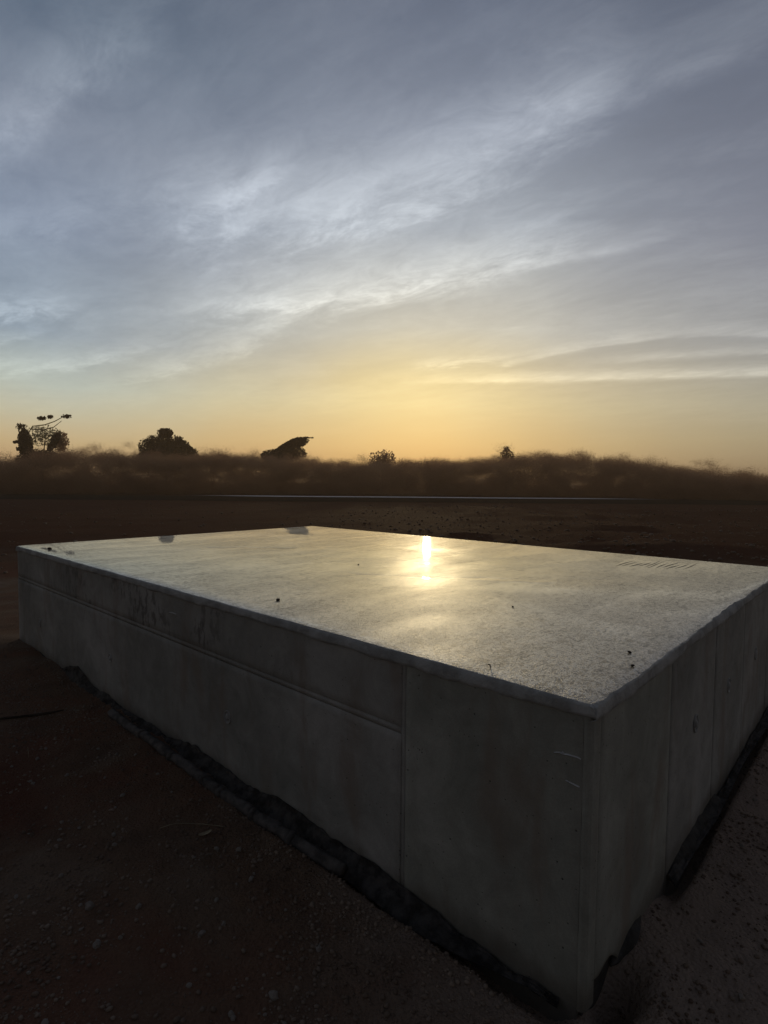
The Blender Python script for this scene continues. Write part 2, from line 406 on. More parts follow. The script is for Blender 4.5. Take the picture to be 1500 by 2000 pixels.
def leaf_mat(name, c1, c2, transl=0.35):
    m = bpy.data.materials.new(name); m.use_nodes = True; m.node_tree.nodes.clear(); n = NT(m.node_tree)
    g = n.node('ShaderNodeNewGeometry')
    f = n.noise(g.outputs['Position'], 0.5, 4, 0.7)
    c = n.mix(n.mr(f, 0.35, 0.65), (*c1, 1), (*c2, 1))
    a = n.node('ShaderNodeBsdfDiffuse'); t = n.node('ShaderNodeBsdfTranslucent')
    n.put(a.inputs[0], c); n.put(t.inputs[0], c)
    mx = n.node('ShaderNodeMixShader'); mx.inputs[0].default_value = transl
    n.link(a.outputs[0], mx.inputs[1]); n.link(t.outputs[0], mx.inputs[2])
    o = n.node('ShaderNodeOutputMaterial'); n.link(mx.outputs[0], o.inputs[0])
    return m

M_SOIL = soil_mat(); M_ROAD = asphalt_mat()
M_SIDE = side_concrete(drip=0.12); M_DRIP = side_concrete('cast_concrete_dripped', drip=0.68); M_SIDE2 = side_concrete('cast_concrete_greener', (1.03, 1.05, 1.0), 0.05)
M_TOP = wet_top()
M_RIM = simple_mat('rough_rim_concrete', (0.27, 0.27, 0.26), (0.42, 0.42, 0.41), 0.85, 9, 0.3, 0.8, 0.008, 45)
M_CORE = simple_mat('core_shade_black', (0.045, 0.042, 0.04), (0.075, 0.07, 0.066), 0.95, 6, 0.1, 0.8, 0.02, 30)
M_FOOT = simple_mat('rough_footing_concrete', (0.035, 0.034, 0.032), (0.075, 0.072, 0.07), 0.95, 7, 0.1, 0.9, 0.02, 26)
M_PLAST_SHADE = simple_mat('membrane_and_shade_black', (0.02, 0.019, 0.019), (0.075, 0.07, 0.068), 0.8, 16, 0.1, 0.9, 0.012, 40)
M_PIPE = simple_mat('dark_grey_pipe', (0.05, 0.047, 0.046), (0.12, 0.11, 0.105), 0.85, 14, 0.15, 0.8, 0.012, 40)
M_STONE = simple_mat('pale_stone', (0.16, 0.135, 0.115), (0.29, 0.255, 0.225), 0.9, 20, 0.2, 0.4, 0.004, 60)
M_GRAV = simple_mat('brown_gravel', (0.12, 0.085, 0.065), (0.24, 0.185, 0.145), 0.92, 3.3, 0.15, 0.3, 0.003, 60)
M_DSTONE = simple_mat('dark_grit', (0.03, 0.025, 0.02), (0.06, 0.05, 0.045), 0.9, 20, 0.2, 0.3, 0.003, 60)
M_LIME = simple_mat('pale_mortar', (0.42, 0.42, 0.44), (0.6, 0.6, 0.6), 0.9, 30, 0.2, 0.4, 0.002, 90)
M_WHITE = simple_mat('white_road_paint', (0.7, 0.68, 0.66), (0.8, 0.78, 0.75), 0.7, 0.4, 0.2, 0.1, 0.002, 20)
M_STRAW = simple_mat('dry_straw', (0.22, 0.18, 0.12), (0.36, 0.3, 0.2), 0.8, 20, 0.2)
M_BARK = simple_mat('dark_bark', (0.03, 0.022, 0.016), (0.06, 0.045, 0.035), 0.95, 6, 0.1, 0.8, 0.02, 12)
M_WOOD = leaf_mat('brown_scrub_leaves', (0.36, 0.215, 0.135), (0.46, 0.29, 0.185), 0.65)
M_LEAF = leaf_mat('dark_green_leaves', (0.020, 0.022, 0.018), (0.040, 0.042, 0.034), 0.2)
M_LEAFW = leaf_mat('dark_brown_leaves', (0.020, 0.015, 0.012), (0.040, 0.030, 0.022), 0.2)
M_PALE = leaf_mat('pale_silver_leaves', (0.30, 0.29, 0.20), (0.60, 0.57, 0.40), 0.85)

# ------------------------------------------------------------------ block frame
A = np.array([0.6273, 1.63, 0.0]); YAW = 0.8309
LV = np.array([-math.sin(YAW), math.cos(YAW), 0]); RV = np.array([math.cos(YAW), math.sin(YAW), 0])
BL, BW, BH = 5.7333, 3.7786, 0.9492

def uv(x, y):
    dx_, dy_ = x - A[0], y - A[1]
    return dx_ * LV[0] + dy_ * LV[1], dx_ * RV[0] + dy_ * RV[1]

def bpt(u, v, z=0.0):
    p = A + u * LV + v * RV
    return Vector((p[0], p[1], z))

def ground_h(x, y):
    x = np.asarray(x, float); y = np.asarray(y, float)
    r = np.hypot(x, y)
    near = 1 - sstep(y, 9, 14)
    h = near * (0.018 * fbm(x * 1.1, y * 1.1, 3, 5) + 0.012 * fbm(x * 5, y * 5, 3, 15) + 0.006 * fbm(x * 19, y * 19, 2, 25))
    # turned earth and low mounds beyond the slab, higher at the right
    far = sstep(y, 8.5, 14) * (1 - sstep(y, 34, 42))
    side = 0.30 + 0.70 * sstep(x - 0.10 * y, -4, 3)
    md = np.abs(fbm(x * 0.16, y * 0.30, 4, 40, 0.55))
    h = h + far * side * (0.42 * md - 0.05 + 0.06 * fbm(x * 0.9, y * 0.9, 4, 44, 0.6))
    h = h + 0.25 * far * np.exp(-((x - 6.6) / 1.9) ** 2 - ((y - 16.5) / 1.4) ** 2)
    h = h + sstep(r, 110, 400) * 1.5 * fbm(x * 0.01, y * 0.01, 3, 60)
    u, v = uv(x, y)
    # gap scooped along the left wall foot, near the corner
    gl = np.exp(-np.clip(np.abs(v + 0.035) - 0.035, 0, None) ** 2 / 0.0011) * sstep(u, -0.02, 0.12) * (1 - sstep(u, 1.3, 2.1))
    h = h - 0.11 * gl
    # narrow trench along the right wall
    gr = np.exp(-np.clip(np.abs(u + 0.02) - 0.025, 0, None) ** 2 / 0.0006) * sstep(v, 0.55, 1.0) * (1 - sstep(v, 3.9, 4.3))
    h = h - 0.15 * gr
    # dark hole under the front corner
    h = h - 0.18 * np.exp(-((u + 0.035) ** 2 / 0.004 + (v - 0.13) ** 2 / 0.012))
    # soil banked against the far left end
    h = h + 0.03 * np.exp(-(v + 0.15) ** 2 / 0.03) * sstep(u, 3.2, 5.5) * (1 - sstep(u, 6, 7))
    return h

# ------------------------------------------------------------------ ground sheet
def axis(lo, hi, step, far_lo, far_hi, g=1.10):
    a = list(np.arange(lo, hi, step))
    s = step; p = a[-1]; upv = []
    while p < far_hi: s *= g; p += s; upv.append(min(p, far_hi))
    s = step; p = a[0]; dn = []
    while p > far_lo: s *= g; p -= s; dn.append(max(p, far_lo))
    return np.array(dn[::-1] + a + upv)
gx = axis(-3.2, 2.8, 0.016, -900, 900, 1.05)
gy = axis(1.2, 5.2, 0.016, -900, 1500, 1.04)
GX, GY = np.meshgrid(gx, gy, indexing='ij')
GZ = ground_h(GX, GY)
co = np.stack([GX, GY, GZ], -1).reshape(-1, 3)
ground = np_mesh('ground', co, grid_faces(len(gx), len(gy)), M_SOIL, smooth=True)
tag(ground, 'dark red brown earth with gravel around the slab', None, None, 'structure')

# road and its painted edge line
def strip(name, pts_lo, pts_hi, z, mat):
    n = len(pts_lo); co = []
    for a, b in zip(pts_lo, pts_hi): co += [(a[0], a[1], z), (b[0], b[1], z)]
    f = [(2 * i, 2 * i + 2, 2 * i + 3, 2 * i + 1) for i in range(n - 1)]
    return np_mesh(name, co, f, mat)
xs = np.linspace(-300, 300, 121)
wob = lambda x: 0.5 * math.sin(x * 0.05) + 0.25 * math.sin(x * 0.31 + 1)
road = strip('road', [(x, 45.5 + wob(x)) for x in xs], [(x, 60.9 + wob(x)) for x in xs], 0.03, M_ROAD)
tag(road, 'dark asphalt road crossing behind the site', None, None, 'structure')
xl = np.linspace(-22, 32, 109)
lw = lambda x: 3.6 * float(sstep(x, -22, -12) * (1 - sstep(x, 20, 32))) + 0.02
line = strip('path', [(x, 61.6 + wob(x) - lw(x) / 2) for x in xl], [(x, 61.6 + wob(x) + lw(x) / 2) for x in xl], 0.036, M_WHITE)
tag(line, 'thin pale strip of sandy track beyond the far edge of the road', None, None, 'structure')

# ------------------------------------------------------------------ slab block
slab = empty('concrete_slab', bpt(0, 0, 0), YAW)     # local x = RV (v), local y = LV (u)
tag(slab, 'large raised grey concrete slab with wet shiny top standing on dark earth', 'concrete slab')

def L(u, v, z): return (v, u, z)   # block coords to slab local

# core: inner body inside the cast faces, painted black-grey as shade behind the gaps
bm = bmesh.new()
bmesh.ops.create_cube(bm, size=1)
e = 0.02
for vtx in bm.verts:
    vtx.co = Vector(((vtx.co.x + .5) * (BW - 2 * e) + e, (vtx.co.y + .5) * (BL - 2 * e) + e, (vtx.co.z + .5) * (BH - 0.03 + 0.35) - 0.35))
bm_mesh('core', bm, M_CORE, slab)

# top surface
nu, nv = 300, 220
U = np.linspace(0.0, BL, nu); V = np.linspace(0.0, BW, nv)
UU, VV = np.meshgrid(U, V, indexing='ij')
def edge_in(s, seed, amp):           # irregular inner edge
    return amp * (fbm(s * 2.2, s * 0 + seed, 4, seed) + 0.3 * fbm(s * 14, s * 0 + seed, 2, seed + 3))
def tmap(UU, VV):
    # pull the border in and out a little
    lo_v = edge_in(UU, 3, 0.012); lo_u = edge_in(VV, 8, 0.022)
    fv = 1 - VV / BW; fu = 1 - UU / BL
    return UU + lo_u * fu ** 8, VV + lo_v * fv ** 8
U2, V2 = tmap(UU, VV)
ZT = BH + 0.0006 * fbm(UU * 1.2, VV * 1.2, 2, 70) + 0.00005 * fbm(UU * 7, VV * 7, 2, 71)
def crease(u0, v0, u1, v1, w, d, wig=0.03, seed=0):
    global ZT
    du, dv = u1 - u0, v1 - v0; ln = math.hypot(du, dv)
    t = ((UU - u0) * du + (VV - v0) * dv) / ln / ln
    off = ((UU - u0) * dv - (VV - v0) * du) / ln + wig * fbm(t * 5, t * 0 + seed, 3, seed)
    m_ = sstep(t, -0.02, 0.1) * (1 - sstep(t, 0.9, 1.02)) * np.exp(-(off / w) ** 2)
    ZT = ZT + d * m_
crease(3.1, 1.55, 2.2, 2.0, 0.025, -0.0008, 0.06, 1)
crease(2.2, 1.9, 1.55, 2.4, 0.025, 0.0006, 0.05, 2)
crease(2.3, 1.1, 1.25, 1.75, 0.025, -0.0012, 0.08, 3)
crease(1.5, 1.5, 1.0, 1.9, 0.025, 0.0008, 0.05, 4)
crease(4.4, 1.2, 3.7, 1.9, 0.03, -0.0015, 0.06, 5)
ZT = ZT - 0.004 * np.exp(-np.minimum(V2, U2) / 0.03)
top_o = np_mesh('top_surface', np.stack([V2, U2, ZT], -1).reshape(-1, 3), grid_faces(nu, nv)[:, ::-1], M_TOP, slab, smooth=True)

# drag marks: short grooves pressed in the far right of the top, built as thin dark ridges
for k in range(11):
    u0 = 1.00 - 0.043 * k + random.uniform(-.008, .008); v0 = 2.95 + 0.02 * k + random.uniform(-.05, .05)
    ln = random.uniform(0.30, 0.55); w = random.uniform(0.003, 0.007)
    bm = bmesh.new(); prev = None
    for q in range(9):
        t = q / 8; ww = w * math.sin(math.pi * min(1, 0.08 + t * 0.9)) ; vq = v0 + ln * t; uq = u0 + 0.010 * math.sin(t * 3 + k)
        row = [bm.verts.new((vq, uq - ww, BH - 0.001)), bm.verts.new((vq, uq, BH + 0.003 * (ww / w))), bm.verts.new((vq, uq + ww, BH - 0.001))]
        if prev: bm.faces.new((prev[0], prev[1], row[1], row[0])); bm.faces.new((prev[1], prev[2], row[2], row[1]))
        prev = row
    bmesh.ops.recalc_face_normals(bm, faces=bm.faces)
    bm_mesh('drag_ridge', bm, M_CORE, slab)

# rim: rounded rough lip under the wet edge, one strip per side
def rim(side):
    """side: 'v0' left face, 'u0' right face, 'v1','u1' back faces"""
    Ls = BL if side[0] == 'v' else BW
    n = int(Ls / 0.02); s = np.linspace(-0.012, Ls + 0.012, n)
    amp = 0.012 if side == 'v0' else 0.022
    sd_ = 3 if side == 'v0' else 8
    inner = edge_in(s, sd_, amp) if side[1] == '0' else np.zeros(n)
    rough = fbm(s * 6, s * 0 + 31, 4, 31 + sd_)
    big = fbm(s * 1.7, s * 0 + 77, 3, 77 + sd_)
    drop = 0.050 + (0.012 if side == 'v0' else 0.020) * big + 0.008 * fbm(s * 11, s * 0, 3, 91)
    out = 0.010 + 0.004 * rough
    prof = []
    for k in range(8):
        t = k / 7
        o = inner * (1 - t) ** 2 - (out) * math.sin(t * math.pi * 0.62) / math.sin(math.pi * 0.62) * 1.0
        if k == 7: o = np.full(n, 0.006)
        z = BH - 0.0035 - drop * (t ** 1.5) + 0.0018 * fbm(s * 30 + k * 3.1, s * 0 + k * 1.7, 3, 12)
        if k == 0: z = np.full(n, BH - 0.0030); o = inner + 0.004
        o = o + 0.0022 * fbm(s * 22 + k * 1.3, s * 0 + k * 1.1, 3, 14) * (1 if 0 < k < 7 else 0)
        prof.append((o, z))
    co = []
    for i in range(n):
        for o, z in prof:
            d = float(o[i]); zz_ = float(z[i])
            co.append({'v0': L(s[i], d, zz_), 'u0': L(d, s[i], zz_), 'v1': L(s[i], BW - d, zz_), 'u1': L(BL - d, s[i], zz_)}[side])
    f = grid_faces(n, 8)
    if side in ('u0', 'v1'): f = f[:, ::-1]
    return np_mesh('rim', co, f, M_RIM, slab, smooth=True)
for s_ in ('v0', 'u0', 'v1', 'u1'): rim(s_)

# side panels
def panel(side, s0, s1, z0, z1, mat, proud=0.0, step=0.03, seed=1, bottom=None, edge_r=0.004):
    """cast face panel from s0 to s1 along the face, z0..z1, 20 mm thick, bevelled, slightly uneven"""
    w, h = s1 - s0, z1 - z0
    ns_ = max(3, int(w / step)); nz = max(3, int(h / step))
    S = np.concatenate([[0], np.linspace(edge_r, w - edge_r, ns_), [w]]); Z = np.concatenate([[0], np.linspace(edge_r, h - edge_r, nz), [h]])
    SS, ZZ = np.meshgrid(S, Z, indexing='ij')
    # wobble of edges
    D = proud + 0.0015 * fbm((SS + s0) * 1.5, (ZZ + z0) * 1.5, 3, seed)
    border = (SS <= 0) | (SS >= w) | (ZZ <= 0) | (ZZ >= h)
    D = np.where(border, D - edge_r, D)
    Zw = ZZ.copy()
    if bottom is not None:
        Zw = ZZ + (1 - ZZ / h) ** 3 * bottom(SS + s0)
    Sj = SS + np.where((SS <= 0) | (SS >= w), 0.0012 * vnoise(ZZ * 25, SS * 3 + seed, seed), 0)
    fr = np.stack([Sj, -D, Zw + z0], -1).reshape(-1, 3)
    f = grid_faces(len(S), len(Z))
    # return lips to the core
    n0 = len(fr); nS, nZ = len(S), len(Z)
    loop = [i * nZ for i in range(nS)] + [(nS - 1) * nZ + j for j in range(1, nZ)] + [i * nZ + nZ - 1 for i in range(nS - 2, -1, -1)] + [j for j in range(nZ - 2, 0, -1)]
    bk = fr[loop].copy(); bk[:, 1] = 0.024
    co = np.concatenate([fr, bk]); m_ = len(loop)
    lip = np.array([(loop[i], n0 + i, n0 + (i + 1) % m_, loop[(i + 1) % m_]) for i in range(m_)])
    f = np.concatenate([f[:, :], lip])
    # local: x along face, -y outwards, z up ; place with object transform
    o = np_mesh('side_panel', co, f, mat, slab, smooth=False)
    if side == 'v0':      # outward = -local x of slab ; along = +local y
        # map local (s, d, z): slab = (d, s, z) -> mirrored, so bake
        me = o.data; c2 = co.copy(); c2 = np.stack([co[:, 1], co[:, 0] + s0, co[:, 2]], -1)
        me.vertices.foreach_set('co', c2.astype(np.float32).ravel()); me.flip_normals()
    elif side == 'u0':
        me = o.data; c2 = np.stack([co[:, 0] + s0, co[:, 1], co[:, 2]], -1)
        me.vertices.foreach_set('co', c2.astype(np.float32).ravel())
    elif side == 'v1':
        me = o.data; c2 = np.stack([BW - co[:, 1], co[:, 0] + s0, co[:, 2]], -1)
        me.vertices.foreach_set('co', c2.astype(np.float32).ravel())
    elif side == 'u1':
        me = o.data; c2 = np.stack([co[:, 0] + s0, BL - co[:, 1], co[:, 2]], -1)
        me.vertices.foreach_set('co', c2.astype(np.float32).ravel()); me.flip_normals()
    me.update()
    return o

ZTOP = BH - 0.030
pL_up = panel('v0', 0.748, BL - 0.004, 0.652, ZTOP, M_DRIP, 0.0, seed=2, edge_r=0.0018)
pL_lo = panel('v0', 0.748, BL - 0.004, -0.2, 0.622, M_SIDE, 0.002, seed=3, edge_r=0.0018)
pL_rt = panel('v0', 0.0287, 0.724, -0.2, ZTOP, M_SIDE2, 0.001, seed=4, edge_r=0.0012)
pL_up['label'] = 'upper panel with dark drip stains'; pL_rt['label'] = 'tall greenish grey panel beside the near corner'
cornerb = lambda s: 0.235 + 0.04 * vnoise(s * 9, s * 0, 5) - 0.17 * sstep(s, 0.14, 0.55) + 0.05 * np.exp(-((s - 0.12) / 0.08) ** 2)
pR = [panel('u0', 0.062, 0.795, -0.2, ZTOP, M_SIDE2, 0.0, seed=5, bottom=cornerb)]
for a_, b_, sd2 in ((0.804, 1.546, 6), (1.555, 2.250, 7), (2.259, 3.093, 8), (3.103, BW - 0.004, 9)):
    pR.append(panel('u0', a_, b_, -0.2, ZTOP, M_SIDE, (0.0, 0.002, 0.0005, 0.0015)[sd2 - 6], seed=sd2))
for s_, Ls in (('v1', BL), ('u1', BW)):
    k = 4
    for i in range(k): panel(s_, 0.004 + i * Ls / k, (i + 1) * Ls / k - 0.004, -0.2, ZTOP, M_SIDE, 0, seed=20 + i, step=0.12)

# joint strips: horizontal batten impression and vertical one
def bar(name, c0, c1, mat, parent, jitter=0.0, nseg=1, bev=0.002):
    """box between corner c0 and c1 (slab local) split in nseg along its longest axis"""
    c0 = Vector(c0); c1 = Vector(c1); d = c1 - c0; ax = max(range(3), key=lambda i: abs(d[i]))
    oth = [i for i in range(3) if i != ax]
    co = []; f = []
    for i in range(nseg + 1):
        t = i / nseg
        for a_, b_ in ((0, 0), (1, 0), (1, 1), (0, 1)):
            p = Vector(c0); p[ax] = c0[ax] + d[ax] * t
            p[oth[0]] = c0[oth[0]] + d[oth[0]] * a_; p[oth[1]] = c0[oth[1]] + d[oth[1]] * b_
            if jitter:
                for q in oth: p[q] += jitter * mnoise.noise(Vector((t * nseg * 0.35 + a_ * 3.1, b_ * 5.7, q * 2.0)))
            co.append(p[:])
    for i in range(nseg):
        b0 = 4 * i
        for k in range(4): f.append((b0 + k, b0 + (k + 1) % 4, b0 + 4 + (k + 1) % 4, b0 + 4 + k))
    f.append((0, 1, 2, 3)); f.append((4 * nseg + 3, 4 * nseg + 2, 4 * nseg + 1, 4 * nseg))
    o = np_mesh(name, co, f, mat, parent)
    bm = bmesh.new(); bm.from_mesh(o.data); bmesh.ops.recalc_face_normals(bm, faces=bm.faces)
    bm.to_mesh(o.data); bm.free()
    return o
bar('joint_strip', L(0.749, 0.019, 0.6228), L(BL - 0.006, 0.0025, 0.6512), M_SIDE, slab, 0.002, 120)
bar('joint_strip', L(0.7243, 0.019, -0.15), L(0.7477, 0.0015, ZTOP - 0.003), M_SIDE, slab, 0.002, 40)

# corner: chamfered vertical strip
bm = bmesh.new()
prof = [(0.028, -0.001), (0.028, 0.02), (0.02, 0.06), (0.0, 0.060), (-0.0005, 0.050), (0.003, 0.014), (0.009, 0.004), (0.018, -0.001)]   # (u, v)
rings = []
for i in range(41):
    z = -0.02 + (ZTOP + 0.02) * i / 40
    rings.append([bm.verts.new((v + 0.0012 * mnoise.noise(Vector((z * 9, k, 0))), u + 0.0012 * mnoise.noise(Vector((z * 9, k, 4))), z)) for k, (u, v) in enumerate(prof)])
for i in range(40):
    for k in range(len(prof)):
        j = (k + 1) % len(prof); bm.faces.new((rings[i][k], rings[i][j], rings[i + 1][j], rings[i + 1][k]))
bm.faces.new(rings[0]); bm.faces.new(rings[-1][::-1])
bmesh.ops.recalc_face_normals(bm, faces=bm.faces)
cs = bm_mesh('corner_strip', bm, M_SIDE2, slab)

# tie marks (round former plugs): ring with a sunken disc
def tie_mark(parent, side, s, z, r, stretch=1.0):
    bm = bmesh.new(); n = 22
    prof = [(1.0, 0.0012), (0.95, 0.007), (0.84, 0.006), (0.74, 0.0014), (0.50, 0.0018), (0.30, 0.010), (0.0, 0.012)]
    rings = []
    for q, (rr, d) in enumerate(prof):
        ring = []
        for i in range(n):
            a = 2 * math.pi * i / n
            R_ = r * rr * (1 + 0.06 * mnoise.noise(Vector((math.cos(a) * 2, math.sin(a) * 2, s * 7))))
            zz_ = R_ * math.sin(a) * stretch; ss = R_ * math.cos(a)
            ring.append(bm.verts.new((-d, s + ss, z + zz_) if side == 'v0' else (s + ss, -d, z + zz_)))
            if rr == 0: break
        rings.append(ring)
    for q in range(len(rings) - 1):
        a, b_ = rings[q], rings[q + 1]
        for i in range(n):
            j = (i + 1) % n
            if len(b_) == 1: bm.faces.new((a[i], a[j], b_[0]))
            else: bm.faces.new((a[i], a[j], b_[j], b_[i]))
    bmesh.ops.recalc_face_normals(bm, faces=bm.faces)
    return bm_mesh('tie_mark', bm, M_RIM, parent)
tie_mark(pL_lo, 'v0', 1.976, 0.332, 0.032, 1.15)
tie_mark(pL_lo, 'v0', 5.09, 0.30, 0.034, 1.15)
tie_mark(pL_lo, 'v0', 3.52, 0.315, 0.030, 1.1)
tie_mark(pR[1], 'u0', 1.19, 0.516, 0.036, 1.15)
tie_mark(pR[2], 'u0', 1.866, 0.514, 0.036, 1.15)
tie_mark(pR[3], 'u0', 2.66, 0.515, 0.038, 1.15)
tie_mark(pR[4], 'u0', 3.45, 0.515, 0.038, 1.15)

# pale mortar smear near the corner on the left face
def smear(pts, wid, parent):
    bm = bmesh.new(); prev = None
    for i, (u, z) in enumerate(pts):
        w = wid * (0.35 + 0.65 * math.sin(math.pi * (i + 0.5) / len(pts))) * random.uniform(0.7, 1.2)
        row = [bm.verts.new(L(u, -0.0005, z + w)), bm.verts.new(L(u, -0.006, z)), bm.verts.new(L(u, -0.0005, z - w))]
        if prev:
            bm.faces.new((prev[0], row[0], row[1], prev[1])); bm.faces.new((prev[1], row[1], row[2], prev[2]))
        prev = row
    bmesh.ops.recalc_face_normals(bm, faces=bm.faces)
    return bm_mesh('mortar_smear', bm, M_LIME, parent)
smear([(0.120, 0.764), (0.110, 0.768), (0.100, 0.770), (0.090, 0.769), (0.075, 0.772), (0.060, 0.773), (0.045, 0.774), (0.034, 0.772)], 0.0030, pL_rt)
smear([(0.094, 0.776), (0.090, 0.773), (0.087, 0.769)], 0.0035, pL_rt)
smear([(0.080, 0.690), (0.066, 0.688), (0.050, 0.686), (0.036, 0.685)], 0.0022, pL_rt)
smear([(2.62, 0.797), (2.58, 0.80), (2.53, 0.80)], 0.003, pL_up)

# footing: rough lower concrete spill under the right wall
def lump_strip(name, pts, rad, mat, parent=None, n=12, amp=0.3, seed=0, smooth=True):
    bm = bmesh.new(); rings = []
    m_ = len(pts)
    for i, (p, r) in enumerate(zip(pts, rad)):
        p = Vector(p); t = (Vector(pts[min(i + 1, m_ - 1)]) - Vector(pts[max(i - 1, 0)])).normalized()
        sdv = t.cross(Vector((0, 0, 1))).normalized(); u_ = sdv.cross(t)
        ring = []
        for k in range(n):
            a = 2 * math.pi * k / n
            q = sdv * math.cos(a) + u_ * math.sin(a)
            rr = r * (1 + amp * mnoise.noise(p * 14 + q * 1.3 + Vector((seed, 0, 0))))
            ring.append(bm.verts.new(p + q * rr))
        rings.append(ring)
    for i in range(m_ - 1):
        for k in range(n):
            j = (k + 1) % n; bm.faces.new((rings[i][k], rings[i][j], rings[i + 1][j], rings[i + 1][k]))
    bm.faces.new(rings[0]); bm.faces.new(rings[-1][::-1])
    bmesh.ops.recalc_face_normals(bm, faces=bm.faces)
    return bm_mesh(name, bm, mat, parent, smooth)
vv = np.linspace(0.83, 1.62, 34)
lump_strip('footing', [L(0.012 - 0.006 * math.sin(v * 9), v, -0.01 - 0.05 * (v - 0.83)) for v in vv], [0.046 * math.sin(math.pi * min(1, (v - 0.80) / 0.5) * 0.5) + 0.005 for v in vv], M_FOOT, slab, 14, 0.35, 2)
vv = np.linspace(0.23, 0.52, 22)
lump_strip('footing', [L(0.010, v, 0.0 - 0.06 * (0.52 - v)) for v in vv], [0.003 + 0.032 * math.sin(math.pi * (v - 0.23) / 0.30) for v in vv], M_FOOT, slab, 12, 0.5, 9)

# ------------------------------------------------------------------ membrane of plastic along the left wall foot, of painted shade along the right
def base_strip(name, side, s0, s1, hi, outw, step=0.016, seed=0):
    n = int((s1 - s0) / step); S = np.linspace(s0, s1, n); K = 13
    co = np.zeros((n, K, 3))
    top_ = hi(S); low = outw(S)
    for k in range(K):
        t = k / (K - 1)
        d = 0.008 + low * t ** 1.4 + 0.012 * fbm(S * 16, S * 0 + k * 0.55, 3, seed) * math.sin(math.pi * min(1, t * 1.2 + 0.1))
        z = top_ * (1 - t) ** 1.1 + (-0.03) * t + 0.010 * fbm(S * 20, S * 0 + k * 0.8, 3, seed + 5)
        d = np.maximum(d, 0.006)
        if side == 'v0': p = A[None, :] + S[:, None] * LV + (-d)[:, None] * RV
        else: p = A[None, :] + S[:, None] * RV + (-d)[:, None] * LV
        co[:, k, 0] = p[:, 0]; co[:, k, 1] = p[:, 1]; co[:, k, 2] = z
    o = np_mesh(name, co.reshape(-1, 3), grid_faces(n, K), M_PLAST_SHADE, smooth=False)
    md = o.modifiers.new('solid', 'SOLIDIFY'); md.thickness = 0.002
    return o
hiL = lambda s: 0.022 + 0.040 * np.clip(fbm(s * 3.1, s * 0 + 2, 4, 101), -0.5, 1) + 0.055 * np.exp(-((s - 1.45) / 0.28) ** 2) + 0.035 * np.exp(-((s - 2.25) / 0.2) ** 2) + 0.08 * np.exp(-((s - 4.15) / 0.25) ** 2) - 0.05 * (1 - sstep(s, 0.1, 0.9))
mem = base_strip('sheet_shade_strip', 'v0', 0.08, 5.2, hiL, lambda s: (0.085 + 0.015 * np.sin(s * 4)) * (0.15 + 0.85 * sstep(s, 0.08, 0.7)) - 0.05 * sstep(s, 3.6, 5.0), seed=110)
tag(mem, 'crumpled black plastic sheet tucked along the foot of the long left slab face', 'plastic sheet')
hiR = lambda s: -0.005 + 0.03 * fbm(s * 2.6, s * 0 + 6, 3, 121) - 0.02 * sstep(s, 0.8, 1.6) + 0.035 * sstep(s, 2.2, 3.4)
shade_strip = base_strip('sheet_shade_strip', 'u0', 0.80, 3.75, hiR, lambda s: 0.038 + 0.008 * np.sin(s * 5), seed=130)  # black strip put in for the shade of the trench
tag(shade_strip, 'black strip standing in for shade in the narrow trench beside the short right slab face', 'plastic sheet')

# ------------------------------------------------------------------ pipe along the left wall: short lengths joined by collars
pipe = empty('drain_pipe', bpt(2.4, -0.09, 0.0), 0)
tag(pipe, 'dark grey jointed pipe lying on the soil along the long left side of the slab', 'pipe')
def path_pt(s): return bpt(s, -0.098 + 0.018 * math.sin(s * 1.9 + 0.5), 0.006 + 0.010 * math.sin(s * 2.7 + 1)) - Vector(pipe.location)
joints = [0.98, 1.30, 1.58, 1.86, 2.02, 2.38, 2.80, 3.30]
for a_, b_ in zip(joints[:-1], joints[1:]):
    n = max(4, int((b_ - a_ - 0.01) / 0.03)); ss = np.linspace(a_ + 0.004, b_ - 0.004, n)
    sh = random.uniform(-0.006, 0.006)
    lump_strip('pipe_length', [path_pt(s) + Vector((sh, sh, 0)) for s in ss], [0.030 * (1 + 0.05 * math.sin(s * 40))] * n if False else [0.027] * n, M_PIPE, pipe, 14, 0.45, a_)
for j in joints[1:-1]:
    ss = [j - 0.016, j - 0.013, j + 0.013, j + 0.016]
    lump_strip('collar', [path_pt(s) for s in ss], [0.027, 0.032, 0.032, 0.027], M_PIPE, pipe, 14, 0.3, j)

# ------------------------------------------------------------------ stones
def ico(sub, r, jit, seed, flat=0.7):
    bm = bmesh.new(); bmesh.ops.create_icosphere(bm, subdivisions=sub, radius=1)
    for v in bm.verts:
        q = v.co.normalized()
        v.co = q * (1 + jit * mnoise.noise(q * 1.6 + Vector((seed * 3.7, 0, 0))) + jit * 0.4 * mnoise.noise(q * 4 + Vector((0, seed, 0))))
        v.co.z *= flat
        v.co *= r
    return bm
stone_meshes = []
for k in range(6):
    bm = ico(2, 1.0, 0.45, k + 1, 0.62 + 0.05 * k); bm.normal_update()
    me = bpy.data.meshes.new('stone'); bm.to_mesh(me); bm.free(); me.materials.append(M_STONE); stone_meshes.append(me)
me_dark = []
for k in range(3):
    bm = ico(1, 1.0, 0.5, k + 21, 0.8); me = bpy.data.meshes.new('stone'); bm.to_mesh(me); bm.free(); me.materials.append(M_DSTONE); me_dark.append(me)
